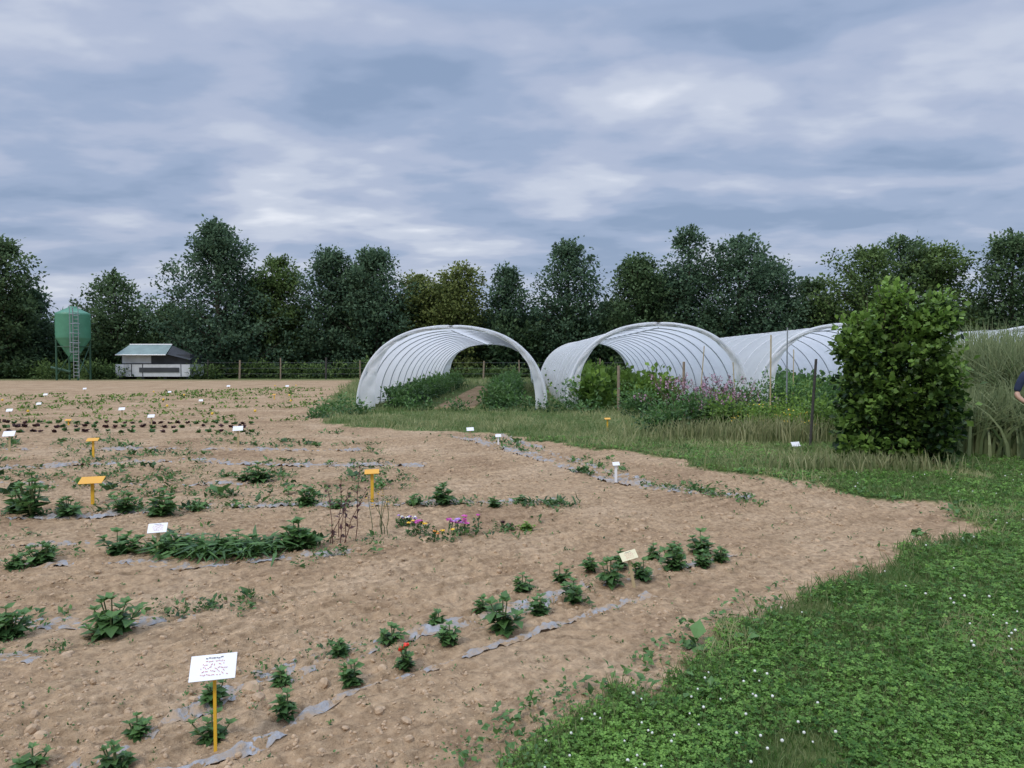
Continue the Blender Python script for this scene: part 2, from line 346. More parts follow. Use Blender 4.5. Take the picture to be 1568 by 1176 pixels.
# ---------------------------------------------------------------- generic plants
def crop(name,u,v,hpx,wpx=None,mats=None,nst=None,leaf=None,flower=None,tb=.45,dens=1.0):
    x,y=G(u,v); h=hpx/FP*y; w=(wpx or hpx*1.25)/FP*y
    z=float(gz(np.array([x]),np.array([y]))[0]); g=Geo()
    nst=nst or int(rng.integers(5,8)); L0=leaf or min(max(.42*h,.06),.13)*(y/4)**.12
    for s in range(nst):
        a=rng.uniform(0,6.28); rr=w*.5*rng.uniform(.2,.75) if s else .0
        hh=h*rng.uniform(.5,.95)*(1-.4*rr/(w*.5)) if s else h*.88
        tip=np.array([math.cos(a)*rr,math.sin(a)*rr,hh]); t=np.linspace(0,1,5)[:,None]
        pts=np.array([x,y,z-.01])+tip*np.concatenate([t**.9,t**.9,t],1)
        tube(g,pts,np.linspace(.006,.003,5)*max(1,h/.2),5,.5,1)
        n=int(15*dens); tt=np.sort(rng.uniform(.12,1,n)); tt[-5:]=1
        base=np.array([np.interp(tt,t[:,0],pts[:,i]) for i in range(3)]).T
        an=np.arange(n)*2.4+rng.uniform(0,6); el=np.where(tt>.95,.75,rng.uniform(-.1,.5,n))
        d=np.stack([np.cos(an),np.sin(an),el],-1)
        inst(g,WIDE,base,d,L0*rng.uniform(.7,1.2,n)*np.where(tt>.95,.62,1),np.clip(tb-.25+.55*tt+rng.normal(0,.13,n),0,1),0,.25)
        if flower is not None and s<2:
            c=pts[-1]+[0,0,.01]; q=rng.normal(size=(14,3))*[1,1,.3]+[0,0,.4]; inst(g,ROUND,np.repeat(c[None],14,0),q,.018*(y/3)**.5,.5,2)
    mm=[mats or M_leaf,M_stem]+([flower] if flower is not None else [])
    return g.build(name,mm,False,(x,y,z))
front=[(50,1172,44),(175,1176,50),(210,1124,40),(325,1132,54,90),(328,1080,42),(440,1094,46),(430,1048,32),(543,1048,40),(520,1007,28),(600,989,34),(688,989,36),(668,959,28),(770,968,62,66),(740,939,32),(827,944,36),(800,909,32),(878,924,40),(857,899,30),(935,899,45,54),(903,879,28),(985,890,36),(1030,874,42),(1000,859,28),(1072,849,40),(1075,869,28),(1103,862,24),(1033,849,20),(950,874,32)]
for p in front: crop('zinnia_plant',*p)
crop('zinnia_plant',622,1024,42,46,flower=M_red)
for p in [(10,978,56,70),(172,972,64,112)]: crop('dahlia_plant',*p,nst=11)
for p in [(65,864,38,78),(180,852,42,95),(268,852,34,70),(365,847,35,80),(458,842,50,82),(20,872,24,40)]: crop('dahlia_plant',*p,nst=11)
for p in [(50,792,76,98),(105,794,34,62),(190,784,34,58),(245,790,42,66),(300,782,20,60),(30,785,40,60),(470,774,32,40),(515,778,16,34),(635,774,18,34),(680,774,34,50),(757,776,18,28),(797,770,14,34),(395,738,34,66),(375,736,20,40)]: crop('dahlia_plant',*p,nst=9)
crop('lettuce_plant',806,814,14,34,mats=M_leaf2); 
def blades(name,pxlist,n,L,mats,spread=.3,tb=(.3,.25),flat=.5,wid=1.6):
    g=Geo(); o=None
    for (u,v) in pxlist:
        x,y=G(u,v); o=(x,y,0) if o is None else o
        px=x+rng.normal(size=n)*spread; py=y+rng.normal(size=n)*spread*.5
        a=rng.uniform(0,6.28,n); d=np.stack([np.cos(a),np.sin(a),rng.uniform(.1,flat*2,n)],-1)
        l=L*rng.uniform(.5,1.1,n); inst(g,BLADE,P3(px,py,.01),d,np.stack([l*wid,l,l*2],-1),np.clip(rng.normal(*tb,n),0,1),0,.3)
    return g.build(name,[mats],False,o)
blades('daylily_clump',[(262,848),(295,853),(332,851),(372,853),(398,846)],105,.30,M_leaf,.12,(.6,.28),.42,2.0)
blades('iris_clump',[(850,774)],60,.2,M_leaf,.14,wid=2.2)
def stalks(name,u,v,hpx,n,spread,mat,tipm,leafm=None,tip=.03,tn=6,y=None,nlf=22):
    if y is None: x,y=G(u,v)
    else: x=XU(u,y)
    h=hpx/FP*y; g=Geo()
    for i in range(n):
        bx,by=x+rng.normal()*spread*.35,y+rng.normal()*spread*.35; hh=h*rng.uniform(.5,1)
        z=float(gz(np.array([bx]),np.array([by]))[0])
        t=np.linspace(0,1,6)[:,None]; le=rng.normal(size=2)*spread*.5
        pts=np.array([bx,by,z])+np.concatenate([t**1.5*le[0]+rng.normal(size=(6,1))*.006,t**1.5*le[1],t*hh],1)
        tube(g,pts,np.linspace(.004,.002,6)*(y/6)**.7,4,.5,0)
        k=tn; b=pts[-1]-np.array([0,0,1])*rng.uniform(0,.16,k)[:,None]*hh+rng.normal(size=(k,3))*tip*.4
        inst(g,ROUND,b,rng.normal(size=(k,3))+[0,0,.5],tip*rng.uniform(.6,1.2,k),.6,1)
        if leafm is not None:
            k=nlf; q=rng.uniform(.1,.8,k); b=np.array([np.interp(q,t[:,0],pts[:,j]) for j in range(3)]).T
            inst(g,LEAF,b,rng.normal(size=(k,3))+[0,0,.3],.09*(y/15)**.4*rng.uniform(.6,1.2,k),rng.uniform(.1,.8,k),2)
    return g.build(name,[mat,tipm]+([leafm] if leafm is not None else []),False,(x,y,0))
stalks('amaranth_plant',520,835,118,7,.22,M_rstem,M_purple,M_purple,.028,5,None,5)
stalks('fennel_plant',585,822,70,6,.12,M_stem,M_yel,None,.015)
def flowers(name,u,v,hpx,wpx,cols,n=14,nl=70,fs=.03):
    x,y=G(u,v); h=hpx/FP*y; w=wpx/FP*y; g=Geo()
    px=x+rng.uniform(-.5,.5,nl)*w; py=y+rng.uniform(-.5,.5,nl)*w*.7; b=P3(px,py); b[:,2]+=rng.random(nl)*h*.7
    inst(g,LEAF,b,rng.normal(size=(nl,3))+[0,0,.6],.05*(y/6)**.5*rng.uniform(.6,1.2,nl),rng.random(nl)*.6,0)
    for i in range(n):
        px=x+rng.uniform(-.5,.5)*w; py=y+rng.uniform(-.5,.5)*w*.6; c=P3(px,py)[0]; hh=h*rng.uniform(.7,1.1); tube(g,[c,c+[0,0,hh*.5],c+[.01,0,hh]],.003,4,.5,0)
        a=np.arange(7)*.9; inst(g,ROUND,np.repeat((c+[0,0,hh])[None],7,0),np.stack([np.cos(a),np.sin(a)-.4,.3+0*a],-1),fs*rng.uniform(.7,1.1),.5,1+i%len(cols))
    return g.build(name,[M_leaf]+cols,False,(x,y,0))
flowers('petunia_plant',622,808,14,30,[M_lil,M_white],7); flowers('petunia_plant',645,822,20,40,[M_pink,M_yel],9)
flowers('petunia_plant',712,820,26,50,[M_pink,M_pink,M_lil],13,60,.033); flowers('marigold_plant',680,832,16,40,[M_oran,M_yel],6,40,.024)
flowers('coleus_plant',775,815,12,18,[M_purple],5,20)
# ---------------------------------------------------------------- weeds along beds
g=Geo()
def weedband(p0,p1,wm,n,s=.035,tint=.5,h=.05,m=0,gap=.45):
    a,b=G(*p0),G(*p1); t=rng.random(n); 
    k=vn(t*11,t*0+p0[1]*.1,90)>gap; t=t[k]; n=len(t)
    if n==0: return
    c=a+(b-a)*t[:,None]+rng.normal(size=(n,2))*wm*.5*np.array([.5,1])
    rep=7; px=np.repeat(c[:,0],rep)+rng.normal(size=n*rep)*s; py=np.repeat(c[:,1],rep)+rng.normal(size=n*rep)*s
    an=rng.uniform(0,6.28,n*rep); d=np.stack([np.cos(an),np.sin(an),rng.uniform(.1,1.4,n*rep)],-1)
    dist=np.clip(py/5,1,6)**.35; cs=np.repeat(np.exp(rng.normal(-.1,.45,n)),rep)
    inst(g,LEAF,P3(px,py,0)+np.stack([0*px,0*px,rng.random(n*rep)*h],-1),d,s*dist*cs*rng.uniform(.6,1.5,n*rep),np.clip(np.repeat(rng.normal(tint,.22,n),rep)+rng.normal(0,.15,n*rep),0,1),m,.5)
weedband((0,1170),(500,1010),.25,60,.02)
weedband((380,1050),(1100,858),.3,120,.018)
weedband((0,960),(400,930),.3,100,.028); weedband((230,945),(400,930),.15,70,.028)
weedband((0,1005),(150,995),.2,30,.02)
weedband((0,858),(560,845),.35,150,.03); weedband((560,838),(830,812),.3,70,.025)
weedband((0,825),(300,815),.3,50,.02)
weedband((0,785),(560,770),.35,190,.032); weedband((560,772),(930,775),.3,110,.03)
weedband((100,740),(650,738),.35,110,.036); weedband((0,735),(460,725),.3,110,.036)
for i,v in enumerate([760,750,728,718,708,702,695,688,682,676,670]):
    weedband((-60,v),(640-i*8,v+rng.uniform(-6,6)),.25,125,.032,.55)
for v0,v1,n in [(660,745,150),(668,752,120)]:
    weedband((690,v0),(1120,v1+10),.5,n,.03,.55)
weedband((960,735),(1160,770),.3,60,.032,.65,gap=.35); weedband((1040,745),(1165,772),.2,40,.032,.65)
weedband((880,722),(905,728),.15,20,.04,.3,gap=0)
x,y=lod(1100,2.5,20,(-.8,.7)); 
k=gmask(x,y)<.3; x,y=x[k],y[k]; rep=5; px=np.repeat(x,rep)+rng.normal(size=len(x)*rep)*.012; py=np.repeat(y,rep)+rng.normal(size=len(x)*rep)*.012
inst(g,LEAF,P3(px,py,.005),rng.normal(size=(len(px),3))+[0,0,.6],.016*(py/4)**.6*rng.uniform(.5,1.6,len(px)),rng.random(len(px)),0)
s=3500; x,y=lod(s,2.0,12,(-.1,1)); f=sdf(x,y,field); k=(abs(f)<.28)&(vn(x*2.5,y*2.5,77)>.4); x,y=x[k],y[k]; rep=6; px=np.repeat(x,rep)+rng.normal(size=len(x)*rep)*.03; py=np.repeat(y,rep)+rng.normal(size=len(x)*rep)*.03
inst(g,WIDE,P3(px,py,.01)+np.stack([0*px,0*px,rng.random(len(px))*.05],-1),rng.normal(size=(len(px),3))*[1,1,.5]+[0,0,.5],.035*(py/4)**.5*np.repeat(np.exp(rng.normal(-.1,.4,len(x))),rep)*rng.uniform(.6,1.3,len(px)),np.clip(rng.normal(.7,.2,len(px)),0,1),0)
g.build('weeds',[M_leaf]); 
g=Geo()
for k,off in enumerate(np.arange(9,44,1.35)):
    n=380; p=rng.uniform(-30,60,n)+0*off; q=off+rng.normal(size=n)*.12
    x=RD[0]*p-RD[1]*q*1.0; y=RD[1]*p+RD[0]*q
    kk=(y>19.5)&(y<66)&(x>-55)&(sdf(x,y,field)<-.3)&(vn(p*.35,q*0+k,93)>.36); x,y=x[kk],y[kk]; n=len(x)
    if n==0: continue
    rep=5; px=np.repeat(x,rep)+rng.normal(size=n*rep)*.1; py=np.repeat(y,rep)+rng.normal(size=n*rep)*.1
    inst(g,LEAF,P3(px,py,.01),rng.normal(size=(n*rep,3))*[1,1,.4]+[0,0,.8],.12*rng.uniform(.5,1.4,n*rep)*(py/30)**.4,np.clip(rng.normal(.45,.25,n*rep),0,1),0)
    if k%3==0:
        j=rng.random(n)<.05; inst(g,BLOB,P3(x[j],y[j],.25),rng.normal(size=(j.sum(),3)),.04,.5,1)
g.build('distant_crop_rows',[M_leaf2,M_yel])
g=Geo()
for v,st in ((662,17),(655,15),(649,14)):
    for u in np.arange(-20,392,st):
        x,y=G(u+rng.uniform(-2.5,2.5),v+rng.uniform(-.8,.8)); n=14; a=rng.uniform(0,6.28,n)
        if rng.random()<.06: continue
        inst(g,ROUND,np.repeat(P3(x,y,.01),n,0),np.stack([np.cos(a),np.sin(a),rng.uniform(.2,1.4,n)],-1),.115*rng.uniform(.75,1.15)*rng.uniform(.6,1.1,n),rng.random(n),0 if rng.random()<.5 else 1)
g.build('red_lettuce_rows',[M_purple,M_leaf])
# ---------------------------------------------------------------- label signs
def sign(u,v,vt,wpx,kind='w',lean=0,name='plant_label_sign'):
    x,y=G(u,v); z=float(gz(np.array([x]),np.array([y]))[0]); zt=HZ(vt,y); w=wpx/FP*y; hb=w*.58
    e=empty(name,(x,y,z)); g=Geo(); h=zt-z
    R=roty(lean); sw=min(max(.010,.0035*y),.03)
    box(g,(x+h*.5*math.sin(lean),y,z+h*.5-.02),(sw*1.2,sw*.5,h),R)
    g.build('stake',[M_stake if kind=='y' or y<3.5 else (M_cane if kind!='p' else M_label)],False,None,e)
    tilt=-.72 if kind!='y' else -1.15
    g=Geo(); Rb=R@rotz(.12)@rotx(tilt)@roty(-.06)
    c=np.array([x+h*math.sin(lean),y-.012,z+h]); lab={'w':M_label,'c':M_cream,'y':M_orlab,'p':M_label}[kind]
    box(g,c,(w,.006,hb),Rb); g.build('board',[lab],False,None,e)
    if y<8:
        g=Geo(); 
        for r_ in range(6):
            zz=hb*(.36-.13*r_); L_=w*(.35 if r_==0 else rng.uniform(.35,.6)); xx=-L_/2
            while xx<L_/2:
                l=rng.uniform(.010,.03)*w*2; 
                if r_>0 and rng.random()<.35: xx+=l
                cc=c+Rb@np.array([xx+l/2,-.0048,zz+rng.normal()*.002]); box(g,cc,(l,.0012,hb*(.03 if r_==0 else .018)),Rb@roty(rng.normal()*(.15 if r_==0 else .7)),.5,1 if r_==0 else 0); xx+=l*1.3
        g.build('writing',[M_ink,M_ink2],False,None,e)
sign(330,1150,1020,68); sign(243,852,808,28); sign(972,902,850,26,'c',-.2); sign(142,772,735,34,'y'); sign(570,768,722,22,'y')
sign(143,702,673,17,'y'); sign(365,684,656,15); sign(15,692,664,17); sign(943,738,710,11,'p'); sign(763,682,667,9,'p'); sign(720,672,657,11); sign(930,662,641,9,'y')
for q in [(232,652,637,10),(187,640,626,9),(15,640,628,9),(105,652,643,9,'y'),(70,612,604,6),(308,622,613,6),(440,600,591,5),(420,612,604,5,'y'),(60,628,618,7),(260,607,600,5),(350,598,591,5),(130,602,595,5)]: sign(*q)
# ---------------------------------------------------------------- poly tunnels
def prof(t,a,h):
    c,s=np.cos(t),np.sin(t); return a*np.sign(c)*np.abs(c)**.86, h*np.abs(s)**.88
def tunnel(x0,y0,dx,length,a=3.22,h=2.84,seed=0,cl=.5,cr=.28):
    e=empty('polytunnel',(x0,y0,0)); bay=1.75; nb=int(length/bay); L_=nb*bay; per=6; nY=nb*per+1; nT=49
    t=np.linspace(math.pi,0,nT); yy=np.linspace(0,L_,nY)
    T,YY_=np.meshgrid(t,yy); sag=1-.010*np.abs(np.sin(math.pi*YY_/bay))*(.4+np.sin(T))
    px,pz=prof(T,a,h); w=fbm(T*3+seed*5,YY_*1.1,4,100+seed)*.11
    px=px*sag+w*np.cos(T); pz=pz*sag+w*np.sin(T)*.8
    V=np.stack([x0+px+dx*YY_,y0+YY_,pz],-1).reshape(-1,3)
    i=(np.arange(nY-1)[:,None]*nT+np.arange(nT-1)[None]).ravel()
    g=Geo(); g.add(V,np.stack([i,i+1,i+nT+1,i+nT],-1)); g.build('film_cover',[M_film],True,None,e)
    g=Geo(); tt=np.linspace(math.pi,0,33)
    for k in range(nb+1):
        hx,hz=prof(tt,a-.05,h-.05); tube(g,np.stack([x0+hx+dx*k*bay,np.full(33,y0+k*bay),hz],-1),.021,6)
    tube(g,[(x0,y0,h-.12),(x0+dx*L_,y0+L_,h-.12)],.02,5)
    g.build('steel_hoops',[M_hoop],True,None,e)
    g=Geo()
    for k in range(nb):
        hx,hz=prof(tt,a+.0,h+.0); tube(g,np.stack([x0+hx+dx*(k+.5)*bay,np.full(33,y0+(k+.5)*bay),hz],-1),.007,4)
    g.build('tie_ropes',[M_label],True,None,e)
    g=Geo()
    for ye,sg in ((y0-.04,-1),(y0+L_+.04,1)):
        n=90; tt2=np.linspace(math.pi,0,n); ox,oz=prof(tt2,a+.03,h+.03); s=np.linspace(0,1,5)
        foot=np.abs(np.cos(tt2))**4; inn=.12+np.where(tt2>math.pi/2,cl,cr)*foot+.08*fbm(tt2*5,tt2*0,3,140+seed)
        fold=fbm(tt2*9,tt2*0,3,120+seed)
        Vx=[];
        for j in s:
            r_=1-inn*j/np.hypot(ox,oz+.4)*1.0
            Vx.append(np.stack([x0+ox*r_+(0 if sg<0 else dx*L_),ye+sg*(.05+.10*np.sin(j*9+tt2*17))*(j*(1-j)*3)+0*ox+fold*.25*j,oz*(1-(1-r_)*(.3+.7*np.sin(tt2)))],-1))
        V=np.stack(Vx,0).reshape(-1,3); i=(np.arange(4)[:,None]*n+np.arange(n-1)[None]).ravel(); g.add(V,np.stack([i,i+1,i+n+1,i+n],-1))
        tube(g,np.stack([x0+ox+(0 if sg<0 else dx*L_),np.full(n,ye),oz],-1),.05+.02*fbm(tt2*6,tt2*0,2,130),6)
    g.build('end_curtain',[M_film],True,None,e)
tunnel(XU(692,25.4),25.4,.02,24.5,seed=1)
tunnel(XU(1008,25.6),25.6,0.0,24.5,a=3.15,h=2.95,seed=2,cl=.3)
tunnel(11.9,26.0,0.0,24.5,a=3.25,h=2.95,seed=3)
tunnel(19.0,26.5,0.0,24.5,a=3.25,h=2.9,seed=4)
# ---------------------------------------------------------------- bushes (leaf volumes)
def clumps(g,c,rad,nc,nl,ls,proto=LEAF,m=0,cs=.25,tb=.45,tv=.2,up=.4,shell=.6,top=.3):
    c=np.array(c,float); rad=np.array(rad,float)
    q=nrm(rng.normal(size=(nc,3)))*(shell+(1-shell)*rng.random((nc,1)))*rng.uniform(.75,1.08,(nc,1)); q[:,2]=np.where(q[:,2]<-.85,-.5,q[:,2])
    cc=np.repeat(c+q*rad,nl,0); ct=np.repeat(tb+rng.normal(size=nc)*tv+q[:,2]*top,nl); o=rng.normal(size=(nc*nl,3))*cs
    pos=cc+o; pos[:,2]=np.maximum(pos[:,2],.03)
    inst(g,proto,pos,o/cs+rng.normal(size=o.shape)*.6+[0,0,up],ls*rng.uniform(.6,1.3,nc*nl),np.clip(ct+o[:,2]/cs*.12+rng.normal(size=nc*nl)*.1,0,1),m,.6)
g=Geo()
for y in np.arange(26.3,48,.8):
    xc=XU(692,25.4)+.02*(y-25)
    clumps(g,(xc-1.95,y,.35),(.6,.5,.45),13,26,.16,cs=.13,tb=.45,shell=.4)
    clumps(g,(xc+1.6,y,.35),(.75,.5,.45+.1*rng.random()),14,26,.16,cs=.14,tb=.48,shell=.4)
g.build('tunnel_crop_bed',[M_leaf])
g=Geo()
for y in np.arange(25.2,47,1.1):
    clumps(g,(3.1+rng.normal()*.1,y,.55),(.7,.6,.55+.3*rng.random()),16,26,.22,ROUND,cs=.2,tb=.35,shell=.4)
    clumps(g,(5.2+rng.normal()*.1,y,.45),(.9,.6,.5+.2*rng.random()),16,26,.22,ROUND,cs=.2,tb=.3,shell=.4)
g.build('squash_plants',[M_leaf2])
g=Geo()
for y in np.arange(26.5,48,1.2):
    for xx in (10.3,12,13.6): clumps(g,(xx,y,.4),(.7,.6,.5),10,20,.2,ROUND,cs=.2,tb=.4,shell=.4)
g.build('cucumber_plants',[M_leaf])
g=Geo()
for u,y,r,hh in [(492,21.9,.4,.14),(505,23.2,.6,.2),(525,24.4,.5,.28),(540,23.0,.4,.2),(640,25,.7,.28),(700,24.7,.3,.25),(765,24.6,.6,.35),(800,24.4,.5,.35),(850,24.0,.5,.5),(868,24.6,.4,.7),(900,23.6,.5,.35),(610,25.6,.3,.3)]:
    clumps(g,(XU(u,y),y,hh*.4),(r,.4,hh),13,22,.12,cs=.12,tb=.4)
g.build('weed_tufts',[M_leaf])
def bushob(name,u,y,w,hh,mat,nc=40,nl=30,ls=.10,tb=.4,proto=LEAF,cs=.14,extra=None,dy=.5):
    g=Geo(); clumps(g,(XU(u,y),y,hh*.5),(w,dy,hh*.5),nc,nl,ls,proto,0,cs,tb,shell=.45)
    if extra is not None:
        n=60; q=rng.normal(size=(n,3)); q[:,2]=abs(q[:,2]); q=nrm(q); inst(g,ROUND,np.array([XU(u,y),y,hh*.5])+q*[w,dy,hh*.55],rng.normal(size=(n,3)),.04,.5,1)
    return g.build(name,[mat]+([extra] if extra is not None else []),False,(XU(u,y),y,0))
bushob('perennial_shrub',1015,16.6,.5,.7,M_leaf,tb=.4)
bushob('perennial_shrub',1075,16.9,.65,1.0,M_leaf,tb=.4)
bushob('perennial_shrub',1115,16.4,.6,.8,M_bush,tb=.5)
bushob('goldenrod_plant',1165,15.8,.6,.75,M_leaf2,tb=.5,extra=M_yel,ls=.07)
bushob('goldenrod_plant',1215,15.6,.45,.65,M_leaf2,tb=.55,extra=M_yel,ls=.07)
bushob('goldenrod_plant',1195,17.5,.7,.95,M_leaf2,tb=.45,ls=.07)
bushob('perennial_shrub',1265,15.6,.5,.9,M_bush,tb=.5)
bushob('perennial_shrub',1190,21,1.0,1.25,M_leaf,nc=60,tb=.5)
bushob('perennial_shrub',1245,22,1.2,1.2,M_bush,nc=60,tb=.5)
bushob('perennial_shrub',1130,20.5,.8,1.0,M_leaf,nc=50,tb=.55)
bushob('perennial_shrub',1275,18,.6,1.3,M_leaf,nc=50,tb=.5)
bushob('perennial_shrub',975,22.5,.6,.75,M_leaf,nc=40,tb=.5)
stalks('loosestrife_plant',1060,0,84,44,1.0,M_rstem,M_mauve,M_leaf,.055,14,y=18.5)
stalks('loosestrife_plant',1110,0,80,44,1.0,M_rstem,M_mauve,M_leaf,.055,14,y=18.8)
stalks('loosestrife_plant',1095,0,74,34,.9,M_rstem,M_mauve,M_leaf,.055,14,y=17.3)
def tallgrass(name,c,n,L,sp,mat,tb=.4,wid=.9,lean=.55):
    g=Geo(); px=c[0]+rng.normal(size=n)*sp[0]; py=c[1]+rng.normal(size=n)*sp[1]; base=P3(px,py)
    a=rng.uniform(0,6.28,n); ln=lean*rng.random(n); l=L*rng.uniform(.55,1.05,n); t0=np.clip(rng.normal(tb,.2,n),0,1)
    for k in range(4):
        s=k/4; dirv=nrm(np.stack([np.cos(a)*ln*(.3+2.2*s),np.sin(a)*ln*(.3+2.2*s),1.1-1.1*s*ln],-1))
        pr=(np.array([(-.006*(1-.23*k),0,0),(.006*(1-.23*k),0,0),(.006*(1-.23*(k+1)),.27,0),(-.006*(1-.23*(k+1)),.27,0)]),np.array([(0,1,2,3)]))
        inst(g,pr,base,dirv,np.stack([np.full(n,wid*3),l,l],-1),np.clip(t0+s*.2,0,1),0,up=np.stack([-np.sin(a)*.3,-1+0*a,.3+0*a],-1))
        base=base+dirv*l[:,None]*.25
    return g.build(name,[mat],False,(c[0],c[1],0))
tallgrass('ornamental_grass',(XU(1195,15.2),15.2),700,.6,(.6,.25),M_straw,.3)
tallgrass('ornamental_grass',(XU(1085,15.6),15.6),500,.5,(.7,.25),M_straw,.25)
tallgrass('ornamental_grass',(XU(1320,11.3),11.3),500,.3,(.7,.2),M_straw,.2)
for xx,yy,L_,s in [(XU(1500,15),15.0,2.3,.35),(XU(1560,14.6),14.6,2.2,.4),(XU(1530,16.5),16.5,2.5,.5),(XU(1620,15),15,2.3,.5),(XU(1480,13.6),13.6,1.2,.25),(XU(1540,13.4),13.4,1.3,.4)]:
    tallgrass('miscanthus_grass',(xx,yy),2000,L_,(s,s),M_pampas,.45,1.8,.95)
for u,y,w,hh in [(1500,19,1.2,1.9),(1570,20,1.5,2.1),(1640,20,1.5,2.2),(1480,24,1.2,1.8)]: bushob('background_shrub',u,y,w,hh,M_bush,nc=90,nl=30,ls=.16,tb=.45,cs=.22,dy=.8)
# ---------------------------------------------------------------- hornbeam column bush
bx,by=XU(1376,12.0),12.0
g=Geo()
for sx,ww,hh,dyy in ((-.56,.25,2.30,.1),(-.02,.26,2.74,.2),(.48,.34,2.62,-.1)):
    for z in np.linspace(.12,hh-.12,11):
        f=1-.3*(z/hh)**4; f*=rng.uniform(.78,1.2)
        clumps(g,(bx+sx+rng.normal()*.05,by+dyy+rng.normal()*.08,z),(ww*f,.50*f,.25),15,28,.105,ROUND,0,.075,.32+.28*(z/hh)**2,.26,.3,.7,.25)
for k in range(30):
    q=rng.uniform(-.8,.8); z0=2.1+rng.random()*.3-.25*(q<-.3); pts=[(bx+q,by,z0-.3),(bx+q*1.05,by,z0+.1),(bx+q*1.1+rng.normal()*.12,by+rng.normal()*.1,z0+.2+.42*rng.random())]
    tube(g,pts,.006,4,.5,1); t=rng.random(20)[:,None]; b=np.array(pts[0])*(1-t)+np.array(pts[2])*t
    inst(g,ROUND,b,rng.normal(size=(20,3)),.08*rng.uniform(.7,1.2,20),rng.uniform(.55,1,20),0)
for k in range(46):
    a=rng.uniform(3.14,6.28); z0=rng.uniform(.2,2.3); p0=np.array([bx+.72*math.cos(a),by+.5*math.sin(a),z0]); p1=p0+[.26*math.cos(a),.2*math.sin(a),.15]
    t=rng.random(12)[:,None]; inst(g,ROUND,p0*(1-t)+p1*t,rng.normal(size=(12,3)),.09*rng.uniform(.7,1.2,12),rng.uniform(.3,.9,12),0)
for q in (-.5,-.1,.4,.6): tube(g,[(bx+q,by,0),(bx+q*.95,by,1.2),(bx+q,by,2.4)],[.035,.025,.012],6,.5,1)
g.build('hornbeam_bush',[M_bush,M_bark],False,(bx,by,0))
def post(name,u,v0,v1,r,mat,y=None,lean=0):
    if y is None: x,y=G(u,v0)
    else: x=XU(u,y)
    g=Geo(); zt=HZ(v1,y); tube(g,[(x,y,-.1),(x+lean*.5,y,zt*.5),(x+lean,y,zt),(x+lean,y,zt+.005)],[r,r,r*.95,.001],8); return g.build(name,[mat],False,(x,y,0))
post('steel_post',1240,686,550,.028,M_dwood,lean=.1)
post('wooden_stake',947,630,560,.05,M_wood); post('wooden_stake',1047,0,554,.04,M_wood,y=22)
post('bamboo_cane',1180,0,513,.02,M_cane,y=19); post('bamboo_cane',1205,0,502,.02,M_steel,y=20); post('bamboo_cane',1070,0,530,.015,M_cane,y=21,lean=.15)
post('bamboo_cane',1128,0,555,.015,M_cane,y=20,lean=-.1); post('bamboo_cane',1215,0,535,.015,M_cane,y=22)
sign(1218,692,680,14,'p')
# ---------------------------------------------------------------- silo
sx,sy=XU(113,64),64.
e=empty('grain_silo',(sx,sy,0)); M_silo=plain('green_silo_paint',(.075,.24,.145),.45,0,.15,2); M_dg=plain('dark_green_steel',(.03,.09,.05),.5)
zt=HZ(469,sy); g=Geo(); R_=1.34
lathe(g,(sx,sy,0),[(.01,zt),(.35,zt-.02),(.36,zt-.12),(R_*.9,zt-.55),(R_,zt-.62)]+[(R_+(.02 if i%2 else 0),zt-.62-i*.16) for i in range(1,14)]+[(R_,zt-2.8),(.30,zt-4.5),(.28,zt-4.8),(.01,zt-4.8)],28)
g.build('hopper_body',[M_silo],True,None,e)
g=Geo()
for a in np.arange(4)*1.571+.78:
    x,y=sx+R_*.97*math.cos(a),sy+R_*.97*math.sin(a); tube(g,[(x,y,0),(x,y,zt-2.6)],.08,6)
    a2=a+1.571; x2,y2=sx+R_*.97*math.cos(a2),sy+R_*.97*math.sin(a2); tube(g,[(x,y,.4),(x2,y2,zt-3.3)],.04,5); tube(g,[(x,y,zt-3.5),(x2,y2,zt-3.5)],.04,5)
g.build('legs',[M_dg],False,None,e)
g=Geo(); lx=sx+1.0; yl=sy-1.3
for o in (-.22,.22): tube(g,[(lx+o,yl,.2),(lx+o,yl,zt-.2)],.03,5)
for z in np.arange(.4,zt-.3,.3): tube(g,[(lx-.22,yl,z),(lx+.22,yl,z)],.02,4)
for z in np.arange(2.4,zt,.8):
    a=np.linspace(0,math.pi,9); tube(g,np.stack([lx+.36*np.cos(a),yl-.7*np.sin(a),0*a+z],-1),.025,4)
for a in (.3,1.2,1.95,2.85): tube(g,[(lx+.36*math.cos(a),yl-.7*math.sin(a),2.4),(lx+.36*math.cos(a),yl-.7*math.sin(a),zt)],.02,4)
g.build('caged_ladder',[M_steel],False,None,e)
g=Geo(); tube(g,[(sx-.1,sy-.3,.7),(sx-1.6,sy-.6,1.1)],.12,8); g.build('auger_tube',[M_dg],True,None,e)
# ---------------------------------------------------------------- shed
M_shw=plain('shed_white_panel',(.55,.57,.58),.6,0,.18,2); M_roof=plain('green_sheet_roof',(.20,.27,.25),.6,0,.2,1.5); M_dark=plain('dark_opening',(.045,.05,.055),.8,0,.3,2)
hx,hy=XU(246,68),68.; e=empty('poultry_shed',(hx,hy,0))
g=Geo(); box(g,(hx,hy,.8),(6.7,3.,1.1),m=0); box(g,(hx+.1,hy+.2,1.8),(6.2,2.6,.9),m=1)
box(g,(hx-2.95,hy-1.53,.85),(.75,.06,1.0),m=2); box(g,(hx+.6,hy-1.53,.85),(3.6,.05,.42),m=1)
for q in (-1.9,-.9,2.55): box(g,(hx+q,hy-1.52,.82),(.05,.04,1.06),m=1)
box(g,(hx-1.6,hy-1.14,1.8),(2.6,.05,.7),m=0)
for q in (-3,-1,1,3): box(g,(hx+q,hy,.12),(.25,2.6,.24),m=1)
g.build('walls',[M_shw,M_dark,M_label],False,None,e)
